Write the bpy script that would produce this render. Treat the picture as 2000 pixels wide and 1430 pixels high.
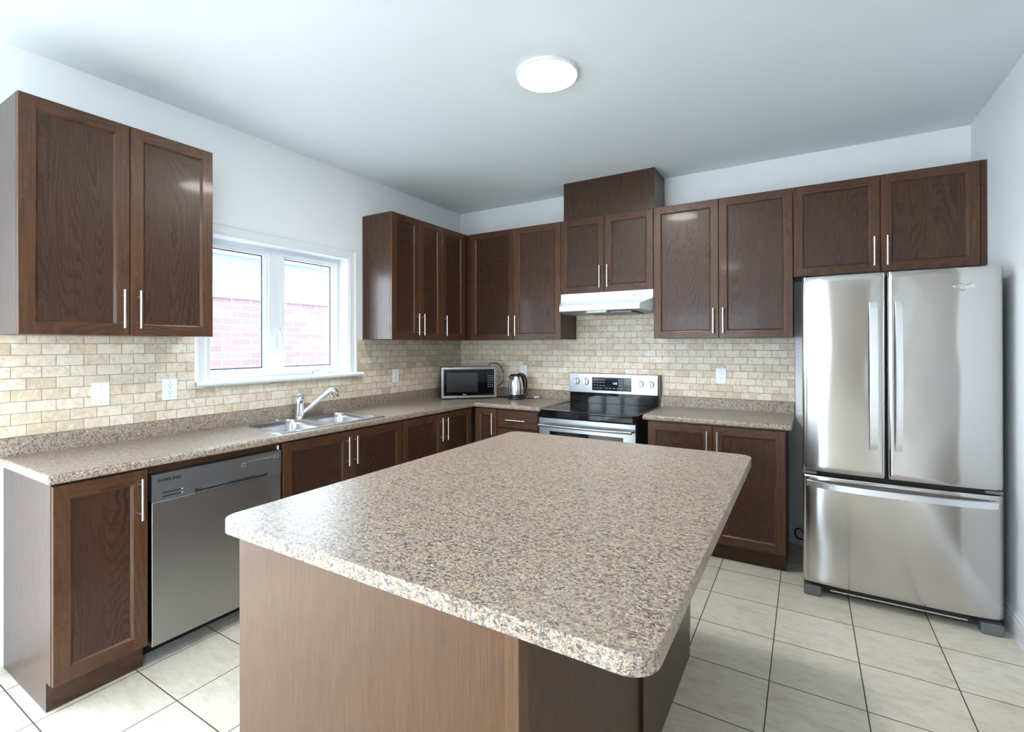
import bpy, bmesh, math, random
from mathutils import Vector, Matrix, noise
random.seed(7)
PI = math.pi
for o in list(bpy.data.objects): bpy.data.objects.remove(o)
S = bpy.context.scene
COL = S.collection

# ------------------------------------------------------------------ camera
cam_d = bpy.data.cameras.new('camera'); cam = bpy.data.objects.new('camera', cam_d); COL.objects.link(cam)
F_PX = 951.65
cam_d.sensor_fit = 'HORIZONTAL'; cam_d.sensor_width = 36.0; cam_d.lens = F_PX * 36.0 / 2000.0
cam_d.shift_x = (1000 - 999.24) / 2000.0
cam_d.shift_y = (673.85 - 715) / 2000.0
YAW, PIT, ROL = .5432, .0013, -.002
_F = Vector((-math.sin(YAW), math.cos(YAW), 0)); _R = Vector((math.cos(YAW), math.sin(YAW), 0)); _U = Vector((0, 0, 1))
F2 = _F * math.cos(PIT) + _U * math.sin(PIT); U2 = -_F * math.sin(PIT) + _U * math.cos(PIT)
R3 = _R * math.cos(ROL) + U2 * math.sin(ROL); U3 = -_R * math.sin(ROL) + U2 * math.cos(ROL)
mw = Matrix((R3, U3, -F2)).transposed().to_4x4(); mw.translation = Vector((3.0167, -3.9878, 1.4033))
cam.matrix_world = mw
cam_d.clip_start = .05; cam_d.clip_end = 100
S.camera = cam

# ------------------------------------------------------------------ sky, sun, exposure
W = bpy.data.worlds.new('sky'); S.world = W; W.use_nodes = True
bg = W.node_tree.nodes['Background']; bg.inputs[0].default_value = (.72, .865, 1.0, 1); bg.inputs[1].default_value = 5.0
sd = bpy.data.lights.new('sun', 'SUN'); sd.energy = 3.0; sd.angle = .02; sd.color = (1, .96, .9)
sun = bpy.data.objects.new('sun', sd); COL.objects.link(sun); sun.location = (-6, 2, 9)
sun.rotation_euler = Vector((.6, -.28, -.75)).to_track_quat('-Z', 'Y').to_euler()
def portal(name, loc, rot, sx, sy):
    d = bpy.data.lights.new(name, 'AREA'); d.shape = 'RECTANGLE'; d.size = sx; d.size_y = sy
    d.cycles.is_portal = True
    o = bpy.data.objects.new(name, d); COL.objects.link(o); o.location = loc; o.rotation_euler = rot
portal('window_portal', (-.16, -1.94, 1.63), (0, -PI / 2, 0), .9, 1.05)
portal('patio_portal', (-.16, -4.97, 1.05), (0, -PI / 2, 0), 2.1, 3.0)
portal('added_window_portal', (4.04, -5.55, 1.2), (0, PI / 2, 0), 1.9, 2.7)
portal('added_door_portal', (1.3, -7.66, 1.1), (PI / 2, 0, 0), 1.8, 2.2)
vs = S.view_settings; vs.view_transform = 'Standard'; vs.look = 'None'; vs.exposure = 1.65; vs.gamma = 1.0
vs.use_curve_mapping = False

# ------------------------------------------------------------------ node helpers
class N:
    def __init__(s, name):
        s.m = bpy.data.materials.new(name); s.m.use_nodes = True; s.t = s.m.node_tree; s.t.nodes.clear()
        s.out = s.t.nodes.new('ShaderNodeOutputMaterial'); s.b = s.t.nodes.new('ShaderNodeBsdfPrincipled')
        s.t.links.new(s.b.outputs[0], s.out.inputs[0])
    def n(s, typ, **kw):
        nd = s.t.nodes.new('ShaderNode' + typ)
        for k, v in kw.items(): setattr(nd, k, v)
        return nd
    def l(s, a, b): s.t.links.new(a, b)
    def val(s, sock, v):
        if isinstance(v, bpy.types.NodeSocket): s.l(v, sock)
        else: sock.default_value = v
    def math(s, op, a, b=0.0, c=None):
        nd = s.n('Math', operation=op); s.val(nd.inputs[0], a); s.val(nd.inputs[1], b)
        if c is not None: s.val(nd.inputs[2], c)
        return nd.outputs[0]
    def sep(s, v):
        nd = s.n('SeparateXYZ'); s.l(v, nd.inputs[0]); return nd.outputs
    def comb(s, x, y, z):
        nd = s.n('CombineXYZ'); s.val(nd.inputs[0], x); s.val(nd.inputs[1], y); s.val(nd.inputs[2], z); return nd.outputs[0]
    def noise(s, v, scale, detail=2.0, rough=.5, dist=0.0):
        nd = s.n('TexNoise'); s.val(nd.inputs['Vector'], v); s.val(nd.inputs['Scale'], scale)
        nd.inputs['Detail'].default_value = detail; nd.inputs['Roughness'].default_value = rough
        nd.inputs['Distortion'].default_value = dist; return nd.outputs
    def ramp(s, f, stops, interp='LINEAR'):
        nd = s.n('ValToRGB'); s.l(f, nd.inputs[0]); cr = nd.color_ramp; cr.interpolation = interp
        while len(cr.elements) < len(stops): cr.elements.new(.5)
        for e, (p, c) in zip(cr.elements, stops):
            e.position = p; e.color = tuple(c) + ((1,) if len(c) == 3 else ()) if not isinstance(c, (int, float)) else (c, c, c, 1)
        return nd.outputs[0]
    def mix(s, f, a, b, mode='MIX'):
        nd = s.n('Mix', data_type='RGBA', blend_type=mode); s.val(nd.inputs[0], f)
        for i, v in ((6, a), (7, b)):
            if isinstance(v, tuple): v = v + (1,) if len(v) == 3 else v
            s.val(nd.inputs[i], v)
        return nd.outputs[2]
    def bump(s, h, strength, dist=.001):
        nd = s.n('Bump'); s.l(h, nd.inputs['Height']); nd.inputs['Strength'].default_value = strength
        nd.inputs['Distance'].default_value = dist; s.l(nd.outputs[0], s.b.inputs['Normal'])
    def pos(s): return s.n('NewGeometry').outputs['Position']
    def objc(s): return s.n('TexCoord').outputs['Object']
    def rnd(s): return s.n('ObjectInfo').outputs['Random']
    def set(s, **kw):
        mp = dict(color='Base Color', rough='Roughness', metal='Metallic', spec='Specular IOR Level', coat='Coat Weight',
                  coatr='Coat Roughness', emit='Emission Color', es='Emission Strength', trans='Transmission Weight',
                  ior='IOR', aniso='Anisotropic')
        for k, v in kw.items():
            if isinstance(v, tuple) and len(v) == 3: v = v + (1,)
            s.val(s.b.inputs[mp[k]], v)
        return s.m
def plain(name, c, rough=.5, **kw): return N(name).set(color=c, rough=rough, **kw)

# ------------------------------------------------------------------ materials
def wall_paint(name, c):
    k = N(name); nz = k.noise(k.pos(), 220, 3)[0]; k.bump(nz, .12, .0006); return k.set(color=c, rough=.55, spec=.25)
M_WALL = wall_paint('white_wall_paint', (.87, .885, .90))
M_CEIL = wall_paint('ceiling_paint', (.82, .885, .935))
M_TRIM = plain('white_trim_gloss', (.84, .87, .89), .28)
M_WHITE = plain('white_plastic', (.86, .88, .90), .3)
M_ENAMEL = plain('white_enamel', (.82, .87, .88), .22)

def oak(name, base, dark, light, horiz=False, cath=1.0, rough=.33, lf=.85):
    k = N(name); x, y, z = k.sep(k.pos()); r = k.rnd()
    a = k.math('ADD', x, y); off = k.math('MULTIPLY', r, 37.0)
    al, ac = (a, z) if horiz else (z, a)
    v = k.comb(k.math('MULTIPLY_ADD', ac, 1.0, off), k.math('MULTIPLY', al, .13), off)
    vj = k.comb(ac, al, 0.0)
    big = k.noise(v, 4.6, 1.2, .40)[0]
    rings = k.math('FRACT', k.math('MULTIPLY_ADD', big, 52.0 * cath, k.math('MULTIPLY', k.noise(vj, 30, 2)[0], 1.1)))
    lines = k.ramp(rings, [(0, 1.0), (.16, .75), (.42, .08), (.8, .0), (1, .9)])
    vp = k.comb(k.math('MULTIPLY_ADD', ac, 1.0, off), k.math('MULTIPLY', al, .028), off)
    pores = k.ramp(k.noise(vp, 420, 2, .6)[0], [(.44, 0.0), (.60, 1.0)])
    pores2 = k.ramp(k.noise(vp, 150, 2, .6)[0], [(.40, 0.0), (.66, 1.0)])
    brk = k.noise(v, 26, 2)[0]
    ln = k.math('MULTIPLY', lines, k.ramp(brk, [(.3, .35), (.62, 1.0)]))
    c = k.mix(k.math('MULTIPLY', pores2, .55), base, light)
    c = k.mix(k.math('MULTIPLY', ln, lf), c, dark)
    c = k.mix(k.math('MULTIPLY', pores, .45), c, dark)
    tone = k.math('MULTIPLY_ADD', r, .30, .85)
    c = k.mix(1.0, c, k.comb(tone, tone, tone), 'MULTIPLY')
    h = k.math('MULTIPLY_ADD', ln, -.6, k.math('MULTIPLY', pores, -.5))
    k.bump(h, .30, .0008)
    return k.set(color=c, rough=rough, spec=.34, coat=.07, coatr=.08)
M_STILE = oak('dark_oak_stile', (0.0979, 0.0414, 0.0185), (0.0453, 0.0185, 0.0086), (0.1224, 0.0541, 0.0244), cath=.35, lf=.6)
M_RAIL = oak('dark_oak_rail', (0.0888, 0.0378, 0.0175), (0.0381, 0.0156, 0.0077), (0.1106, 0.0492, 0.0229), horiz=True, cath=.6)
M_PANEL = oak('dark_oak_panel', (0.0634, 0.0272, 0.0147), (0.0200, 0.0084, 0.0050), (0.0816, 0.0370, 0.0202))
M_SIDE = oak('dark_oak_veneer', (0.0649, 0.0300, 0.0169), (0.0329, 0.0150, 0.0084), (0.0830, 0.0395, 0.0222), cath=.4, rough=.3)
M_ISL = oak('brown_oak_veneer', (0.1080, 0.0480, 0.0177), (0.0622, 0.0274, 0.0107), (0.1382, 0.0634, 0.0240), cath=.35, rough=.36, lf=.30)
M_KICK = oak('oak_toe_kick', (0.0680, 0.0299, 0.0152), (0.0363, 0.0156, 0.0081), (0.0906, 0.0399, 0.0207), horiz=True, cath=.4)
M_DARK = plain('gap_and_print_black', (.012, .011, .011), .6)  # plain black for tub, slots, gasket, grille and lettering

def granite(name='granite_laminate'):
    k = N(name); p = k.pos()
    w = k.noise(p, 22, 2)[1]
    mp = k.n('VectorMath', operation='MULTIPLY'); k.l(p, mp.inputs[0]); mp.inputs[1].default_value = (1.0, 1.5, 1.2)
    ad = k.n('VectorMath', operation='MULTIPLY_ADD'); k.l(w, ad.inputs[0]); ad.inputs[1].default_value = (.03, .03, .03); k.l(mp.outputs[0], ad.inputs[2])
    v = ad.outputs[0]
    f = k.noise(v, 105, 5, .72, .8)[0]
    c = k.ramp(f, [(.30, (.040, .030, .028)), (.40, (.105, .075, .060)), (.465, (.235, .170, .125)), (.53, (.36, .275, .200)), (.60, (.52, .42, .32)), (.71, (.82, .76, .67))])
    vo = k.n('TexVoronoi', feature='F1'); k.l(v, vo.inputs['Vector']); vo.inputs['Scale'].default_value = 120
    sv = k.sep(vo.outputs['Color'])
    c = k.mix(k.ramp(sv[0], [(.76, 0.0), (.82, .85)]), c, (.070, .054, .052))
    c = k.mix(k.ramp(sv[1], [(.86, 0.0), (.9, .75)]), c, (.36, .345, .325))
    c = k.mix(k.ramp(sv[2], [(.86, 0.0), (.90, .7)]), c, (.46, .32, .19))
    f3 = k.noise(v, 330, 3, .6)[0]
    c = k.mix(k.ramp(f3, [(.54, 0.0), (.63, .7)]), c, (.70, .63, .54))
    c = k.mix(k.ramp(f3, [(.36, .75), (.46, 0.0)]), c, (.075, .058, .052))
    k.bump(k.noise(p, 500, 2)[0], .10, .0006)
    return k.set(color=c, rough=.30, spec=.5)
M_GRAN = granite()

def bricks(name, axis, u0, z0, bw, bh, mort, cols, grout, rough, offset=.5, bump=.5):
    k = N(name); p = k.pos(); x, y, z = k.sep(p)
    u = {'x': x, 'y': y}[axis]; vv = y if z0 is None else z
    if z0 is None: v = k.comb(k.math('SUBTRACT', x, u0[0]), k.math('SUBTRACT', y, u0[1]), 0.0)
    else: v = k.comb(k.math('SUBTRACT', u, u0), k.math('SUBTRACT', vv, z0), 0.0)
    bt = k.n('TexBrick', offset=offset, offset_frequency=2, squash=1.0); k.l(v, bt.inputs['Vector'])
    bt.inputs['Scale'].default_value = 1.0; bt.inputs['Brick Width'].default_value = bw; bt.inputs['Row Height'].default_value = bh
    bt.inputs['Mortar Size'].default_value = mort; bt.inputs['Mortar Smooth'].default_value = .25; bt.inputs['Bias'].default_value = 0
    bt.inputs['Color1'].default_value = (0, 0, 0, 1); bt.inputs['Color2'].default_value = (1, 1, 1, 1); bt.inputs['Mortar'].default_value = (.5, .5, .5, 1)
    t = k.ramp(bt.outputs['Color'], cols)
    fac = bt.outputs['Fac']
    return k, p, t, fac, grout
def travertine(name, axis, u0):
    k, p, t, fac, g = bricks(name, axis, u0, 1.0, .1022 if axis == 'y' else .1035, .0521, .0016,
        [(0.0, (.60, .47, .33)), (.2, (.71, .60, .45)), (.4, (.76, .66, .52)), (.6, (.80, .71, .58)), (.8, (.74, .61, .48)), (1.0, (.84, .78, .67))], None, .4)
    n1 = k.noise(p, 26, 5, .65, 1.2)[0]
    c = k.mix(k.ramp(n1, [(.36, .55), (.5, 0.0)]), t, (.52, .40, .28))
    c = k.mix(k.ramp(n1, [(.54, 0.0), (.7, .6)]), c, (.88, .83, .74))
    c = k.mix(fac, c, (.33, .27, .22))
    h = k.math('SUBTRACT', k.math('MULTIPLY', n1, .1), fac); k.bump(h, .8, .0015)
    return k.set(color=c, rough=k.math('MULTIPLY_ADD', fac, .4, .36), spec=.4)
M_TILE_L = travertine('travertine_tile_left', 'y', -3.289)
M_TILE_B = travertine('travertine_tile_back', 'x', 2.340)
def floor_tile():
    k, p, t, fac, g = bricks('beige_floor_tile', 'x', (2.8823, -.6886), None, .3332, .3332, .0026,
        [(0.0, (.66, .605, .505)), (.5, (.71, .655, .555)), (1.0, (.76, .71, .62))], None, .3, offset=0.0)
    mp = k.n('VectorMath', operation='MULTIPLY'); k.l(p, mp.inputs[0]); mp.inputs[1].default_value = (1.0, 2.2, 1.0)
    n1 = k.noise(mp.outputs[0], 5.5, 4, .62, .4)[0]
    n2 = k.noise(mp.outputs[0], 17, 5, .7)[0]
    c = k.mix(k.ramp(n1, [(.50, 0.0), (.72, .55)]), t, (.53, .43, .30))
    c = k.mix(k.ramp(n2, [(.34, .45), (.50, 0.0)]), c, (.52, .46, .36))
    c = k.mix(k.ramp(n2, [(.54, 0.0), (.74, .5)]), c, (.82, .79, .72))
    c = k.mix(fac, c, (.085, .068, .058))
    k.bump(k.math('SUBTRACT', k.math('MULTIPLY', n2, .12), fac), .6, .0015)
    return k.set(color=c, rough=k.math('MULTIPLY_ADD', fac, .5, .30), spec=.45)
M_FLOOR = floor_tile()
def neighbour_brick():
    k, p, t, fac, g = bricks('neighbour_brick', 'y', 0.0, 0.0, .235, .083, .007,
        [(0.0, (.115, .078, .083)), (.4, (.140, .083, .088)), (.8, (.155, .098, .102)), (1.0, (.108, .090, .112))], None, .8)
    c = k.mix(k.ramp(k.noise(p, 30, 4)[0], [(.4, 0.0), (.7, .6)]), t, (.14, .10, .095))
    c = k.mix(fac, c, (.18, .17, .168)); return k.set(color=c, rough=.9)
M_NBRICK = neighbour_brick()

def steel(name, c, rough, streak=1.0, horiz=False, var=.08, aniso=0):
    k = N(name); p = k.pos(); mp = k.n('VectorMath', operation='MULTIPLY'); k.l(p, mp.inputs[0])
    mp.inputs[1].default_value = (3, 3, 260) if horiz else (260, 260, 3)
    n1 = k.noise(mp.outputs[0], 1.0, 3, .6)[0]
    k.bump(n1, .03 * streak, .0004)
    r = k.math('MULTIPLY_ADD', n1, var, rough - var / 2)
    if aniso:
        tg = k.n('Tangent', direction_type='RADIAL', axis='Z'); k.l(tg.outputs[0], k.b.inputs['Tangent'])
        k.b.inputs['Anisotropic'].default_value = aniso; k.b.inputs['Anisotropic Rotation'].default_value = .25
    return k.set(color=c, rough=r, metal=1.0)
M_STEEL = steel('brushed_fridge_steel', (.56, .54, .525), .15, .0, True, .03, aniso=.88)
M_DWSTEEL = steel('dishwasher_steel', (.40, .40, .40), .30, .03, True, .04, aniso=.8)
M_DWBAND = steel('dishwasher_band_steel', (.36, .37, .39), .42, .05, True)
M_RSTEEL = steel('range_steel', (.40, .41, .43), .26, .1, True)
M_HANDLE = steel('satin_nickel', (.80, .80, .80), .28, .4)
M_FHANDLE = steel('fridge_handle_steel', (.84, .84, .87), .32, .4)
M_CHROME = plain('chrome', (.86, .87, .89), .07, metal=1.0)
M_SINK = steel('sink_steel', (.62, .63, .65), .22, .6, True)
M_BLKGLASS = plain('black_ceramic_glass', (.004, .004, .005), .05, spec=.35)
M_BLACK = plain('black_plastic', (.012, .012, .014), .22)
M_BLKMAT = plain('black_enamel', (.014, .015, .018), .3)
M_GREY = plain('grey_plastic', (.13, .135, .14), .45)
M_FSIDE = plain('fridge_side_grey', (.11, .115, .12), .45)
M_LEGEND = plain('panel_legend_grey', (.45, .48, .52), .5)
M_INK = plain('dark_print', (.03, .03, .035), .5)
M_WPRINT = plain('white_print', (.85, .85, .83), .4)
M_GSLOT = plain('outlet_slot_dark', (.05, .05, .05), .6)
M_GASK = plain('dark_blue_gasket', (.030, .040, .060), .5)
M_RING = plain('burner_ring_grey', (.05, .05, .055), .3)
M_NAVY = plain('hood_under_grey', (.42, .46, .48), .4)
def emis(name, c, s): return N(name).set(color=(0.8, .8, .8), emit=c, es=s)
M_LAMP = emis('lit_diffuser', (1, .975, .94), 46.0)
M_BLUE = emis('blue_clock_digits', (.05, .42, 1.0), 2.2)
def glass():
    k = N('window_glass'); t = k.t; t.nodes.remove(k.b)
    g = k.n('BsdfGlossy'); g.inputs['Roughness'].default_value = .02; tr = k.n('BsdfTransparent')
    fr = k.n('Fresnel'); fr.inputs[0].default_value = 1.45; mx = k.n('MixShader')
    k.l(fr.outputs[0], mx.inputs[0]); k.l(tr.outputs[0], mx.inputs[1]); k.l(g.outputs[0], mx.inputs[2]); k.l(mx.outputs[0], k.out.inputs[0]); return k.m
M_GLASS = glass()

# ------------------------------------------------------------------ mesh helpers
BASE = {}
def tag(o, label=None, cat=None, group=None, kind=None):
    if label: o['label'] = label
    if cat: o['category'] = cat
    if group: o['group'] = group
    if kind: o['kind'] = kind
    return o
def thing(name, loc, label=None, cat=None, group=None, kind=None):
    o = bpy.data.objects.new(name, None); o.empty_display_size = .1; COL.objects.link(o); o.location = loc
    BASE[o] = Vector(loc); return tag(o, label, cat, group, kind)
def obj(name, bm, mats, parent=None, smooth=False, bevel=0, seg=2, base=None, angle=35):
    me = bpy.data.meshes.new(name)
    b = BASE[parent] if parent else Vector(base or (0, 0, 0))
    if b.length: bmesh.ops.translate(bm, verts=bm.verts, vec=-b)
    bm.normal_update(); bm.to_mesh(me); bm.free()
    for m in (mats if isinstance(mats, (list, tuple)) else [mats]): me.materials.append(m)
    o = bpy.data.objects.new(name, me); COL.objects.link(o)
    if parent: o.parent = parent
    else: o.location = b
    BASE[o] = b
    if smooth:
        for f in me.polygons: f.use_smooth = True
        if smooth != 'all':
            mod = o.modifiers.new('s', 'EDGE_SPLIT'); mod.split_angle = math.radians(40)
    if bevel:
        mod = o.modifiers.new('b', 'BEVEL'); mod.width = bevel; mod.segments = seg; mod.limit_method = 'ANGLE'; mod.angle_limit = math.radians(angle)
        if seg > 1:
            mod.harden_normals = True
            for f in me.polygons: f.use_smooth = True
    return o
def BM(): return bmesh.new()
def quad(bm, pts, mi=0):
    f = bm.faces.new([bm.verts.new(p) for p in pts]); f.material_index = mi; return f
def box(bm, x0, x1, y0, y1, z0, z1, mi=0, T=None):
    if x0 > x1: x0, x1 = x1, x0
    if y0 > y1: y0, y1 = y1, y0
    if z0 > z1: z0, z1 = z1, z0
    P = [(x, y, z) for z in (z0, z1) for y in (y0, y1) for x in (x0, x1)]
    v = [bm.verts.new(T(*p) if T else p) for p in P]
    for idx in ((0, 2, 3, 1), (4, 5, 7, 6), (0, 1, 5, 4), (2, 6, 7, 3), (0, 4, 6, 2), (1, 3, 7, 5)):
        f = bm.faces.new([v[i] for i in idx]); f.material_index = mi
    return bm
def boxo(name, dims, mat, parent=None, bevel=0, **kw): return obj(name, box(BM(), *dims), mat, parent, bevel=bevel, **kw)
def ortho(d):
    d = d.normalized(); a = Vector((0, 0, 1)) if abs(d.z) < .9 else Vector((1, 0, 0))
    u = d.cross(a).normalized(); return u, d.cross(u).normalized()
def tube(bm, pts, r, seg=12, caps=True, mi=0):
    pts = [Vector(p) for p in pts]; rs = r if isinstance(r, (list, tuple)) else [r] * len(pts); rings = []
    u0 = None
    for i, p in enumerate(pts):
        d = (pts[min(i + 1, len(pts) - 1)] - pts[max(i - 1, 0)]).normalized()
        if u0 is None: u, v = ortho(d)
        else:
            u = (u0 - d * u0.dot(d)); u = u.normalized() if u.length > 1e-6 else ortho(d)[0]; v = d.cross(u)
        u0 = u
        rings.append([bm.verts.new(p + (u * math.cos(2 * PI * k / seg) + v * math.sin(2 * PI * k / seg)) * rs[i]) for k in range(seg)])
    for a, b in zip(rings, rings[1:]):
        for k in range(seg):
            f = bm.faces.new((a[k], a[(k + 1) % seg], b[(k + 1) % seg], b[k])); f.material_index = mi
    if caps:
        for rg, fl in ((rings[0], True), (rings[-1], False)):
            f = bm.faces.new(list(reversed(rg)) if fl else rg); f.material_index = mi
    return bm
def lathe(bm, prof, c, seg=32, axis='z', mi=0, caps=True, T=None):
    rings = []
    for r, h in prof:
        ring = []
        for k in range(seg):
            a = 2 * PI * k / seg; p, q = r * math.cos(a), r * math.sin(a)
            w = {'z': (p, q, h), 'x': (h, p, q), 'y': (q, h, p)}[axis]
            co = Vector(c) + Vector(w)
            ring.append(bm.verts.new(T(*co) if T else co))
        rings.append(ring)
    for a, b in zip(rings, rings[1:]):
        for k in range(seg):
            f = bm.faces.new((a[k], a[(k + 1) % seg], b[(k + 1) % seg], b[k])); f.material_index = mi
    if caps:
        f = bm.faces.new(list(reversed(rings[0]))); f.material_index = mi; f = bm.faces.new(rings[-1]); f.material_index = mi
    return bm
def cells(bm, us, vs_, inc, w0, w1, T, mi=0):
    """plate made of grid cells (u,v) between w0 and w1, with holes where inc is False"""
    vd = {}
    def V(i, j, w):
        k = (i, j, w)
        if k not in vd: vd[k] = bm.verts.new(T(us[i], vs_[j], w))
        return vd[k]
    nu, nv = len(us) - 1, len(vs_) - 1
    ok = lambda i, j: 0 <= i < nu and 0 <= j < nv and inc((us[i] + us[i + 1]) / 2, (vs_[j] + vs_[j + 1]) / 2)
    for i in range(nu):
        for j in range(nv):
            if not ok(i, j): continue
            F = [(V(i, j, w1), V(i + 1, j, w1), V(i + 1, j + 1, w1), V(i, j + 1, w1)), (V(i, j, w0), V(i, j + 1, w0), V(i + 1, j + 1, w0), V(i + 1, j, w0))]
            if not ok(i - 1, j): F.append((V(i, j, w0), V(i, j, w1), V(i, j + 1, w1), V(i, j + 1, w0)))
            if not ok(i + 1, j): F.append((V(i + 1, j, w0), V(i + 1, j + 1, w0), V(i + 1, j + 1, w1), V(i + 1, j, w1)))
            if not ok(i, j - 1): F.append((V(i, j, w0), V(i + 1, j, w0), V(i + 1, j, w1), V(i, j, w1)))
            if not ok(i, j + 1): F.append((V(i, j + 1, w0), V(i, j + 1, w1), V(i + 1, j + 1, w1), V(i + 1, j + 1, w0)))
            for f in F: bm.faces.new(f).material_index = mi
    return bm
def rrect(x0, x1, y0, y1, r, n=6):
    pts = []
    for cx, cy, a0 in ((x1 - r, y0 + r, -PI / 2), (x1 - r, y1 - r, 0), (x0 + r, y1 - r, PI / 2), (x0 + r, y0 + r, PI)):
        for k in range(n + 1):
            a = a0 + PI / 2 * k / n; pts.append((cx + r * math.cos(a), cy + r * math.sin(a)))
    return pts
def prism(bm, pts, z0, z1, T=None, mi=0):
    T = T or (lambda x, y, z: (x, y, z))
    a = [bm.verts.new(T(x, y, z0)) for x, y in pts]; b = [bm.verts.new(T(x, y, z1)) for x, y in pts]; n = len(pts)
    for k in range(n): bm.faces.new((a[k], a[(k + 1) % n], b[(k + 1) % n], b[k])).material_index = mi
    bm.faces.new(list(reversed(a))).material_index = mi; bm.faces.new(b).material_index = mi
    return bm
def text_bm(txt, size, T, depth=.0006, xs=1.0, align='CENTER', shear=0.0, bold=0.0):
    """lettering as a mesh; T maps (u, v, w)"""
    cu = bpy.data.curves.new('t', 'FONT'); cu.body = txt; cu.size = size; cu.extrude = depth; cu.align_x = align; cu.offset = bold; cu.shear = shear
    o = bpy.data.objects.new('t', cu); COL.objects.link(o)
    dg = bpy.context.evaluated_depsgraph_get(); me = bpy.data.meshes.new_from_object(o.evaluated_get(dg))
    bm = BM(); bm.from_mesh(me)
    for v in bm.verts: v.co = Vector(T(v.co.x * xs, v.co.y, v.co.z))
    bpy.data.objects.remove(o); bpy.data.curves.remove(cu); bpy.data.meshes.remove(me)
    return bm

def smooth_path(P, n=8):
    P = [Vector(p) for p in P]; Q = [P[0] * 2 - P[1]] + P + [P[-1] * 2 - P[-2]]; out = []
    for i in range(1, len(Q) - 2):
        a, b, c, d = Q[i - 1:i + 3]
        for k in range(n):
            t = k / n; out.append(.5 * ((2 * b) + (c - a) * t + (2 * a - 5 * b + 4 * c - d) * t * t + (3 * b - a - 3 * c + d) * t ** 3))
    return out + [P[-1]]
# facing frames: (u along width, v up, w outwards)
def FX(X, sgn=1): return (lambda u, v, w: (X + w, u, v)) if sgn > 0 else (lambda u, v, w: (X - w, -u, v))
def FY(Y, sgn=-1): return (lambda u, v, w: (u, Y - w, v)) if sgn < 0 else (lambda u, v, w: (-u, Y + w, v))

# ------------------------------------------------------------------ room shell
WX, H, NY = 3.8795, 2.743, -7.5
WIN = (-2.455, -1.428, 1.195, 2.078)     # kitchen window opening y0 y1 z0 z1
PAT = (-6.6, -3.55, 0.0, 2.1)            # glazed patio door in the same wall
GD = (.4, 2.2, 0.0, 2.2)                 # glazed door added unseen behind the viewer for daylight and reflections
def in_rect(u, v, r): return r[0] < u < r[1] and r[2] < v < r[3]
st = dict(kind='structure')
tag(obj('wall_left', cells(BM(), [NY, PAT[0], PAT[1], WIN[0], WIN[1], .15], [0, WIN[2], WIN[3], PAT[3], H], lambda u, v: not in_rect(u, v, WIN) and not in_rect(u, v, PAT), -.15, 0, FX(0)), M_WALL), **st)
tag(boxo('wall_back', (0, WX + .15, 0, .15, 0, H), M_WALL), **st)
SW = (-6.9, -4.2, .25, 2.15)              # unseen window added in the right wall to light the left wall
tag(boxo('wall_right', (WX, WX + .15, -1.5, 0, 0, H), M_WALL), **st)
tag(obj('wall_right', cells(BM(), [NY, SW[0], SW[1], -1.5], [0, SW[2], SW[3], H], lambda u, v: not in_rect(u, v, SW), 0, .15, FX(WX)), wall_paint('unseen_greige_paint', (.40, .37, .345))), **st)  # unseen stretch of wall, tone invented to darken the fridge door reflection
tag(obj('wall_near', cells(BM(), [-.15, GD[0], GD[1], WX + .15], [0, GD[3], H], lambda u, v: not in_rect(u, v, GD), -.15, 0, lambda u, v, w: (u, NY + w, v)), wall_paint('unseen_taupe_paint', (.42, .37, .33))), **st)  # unseen wall, its tone invented for darker reflections in the fridge
tag(boxo('floor', (-.15, WX + .15, NY - .15, .15, -.05, 0), M_FLOOR), **st)
tag(boxo('ceiling', (-.15, WX + .15, NY - .15, .15, H, H + .1), M_CEIL), **st)
# baseboards
def baseboard(name, pts_T, u0, u1):
    prof = [(0, 0), (.014, 0), (.014, .085), (.011, .095), (.011, .108), (.006, .118), (.004, .13), (0, .13)]
    bm = BM(); a = [bm.verts.new(pts_T(u0, v, w)) for w, v in prof]; b = [bm.verts.new(pts_T(u1, v, w)) for w, v in prof]; n = len(prof)
    for k in range(n): bm.faces.new((a[k], b[k], b[(k + 1) % n], a[(k + 1) % n]))
    bm.faces.new(a); bm.faces.new(list(reversed(b)))
    return tag(obj(name, bm, M_TRIM), **st)
baseboard('baseboard_back', FY(0), 2.915, WX)
baseboard('baseboard_right', lambda u, v, w: (WX - w, u, v), NY, -.016)
baseboard('baseboard_near', lambda u, v, w: (u, NY + w, v), GD[1] + .08, WX - .016)

# window in the left wall
w1 = thing('window_1', (0, -1.94, 1.195), 'white casement window over the sink looking onto a red brick house', 'window', kind='structure')
def casing(parent, T, u0, u1, v0, v1, wd, sides='lrt'):
    """profiled casing around an opening"""
    prof = [(0, 0), (0, .012), (.010, .016), (.018, .016), (.022, .012), (.050, .014), (.058, .020), (.072, .020), (wd, .014), (wd, 0)]
    bm = BM()
    ins = [(u0, v0), (u0, v1), (u1, v1), (u1, v0)]
    rings = []
    for d, w in prof:
        rings.append([bm.verts.new(T(*p, w)) for p in ((u0 - d, v0), (u0 - d, v1 + d), (u1 + d, v1 + d), (u1 + d, v0))])
    for a, b in zip(rings, rings[1:]):
        for k in range(3): bm.faces.new((a[k], b[k], b[k + 1], a[k + 1]))
    return obj('casing', bm, M_TRIM, parent, smooth=False)
casing(w1, FX(0), WIN[0], WIN[1], WIN[2], WIN[3], .076)
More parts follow.
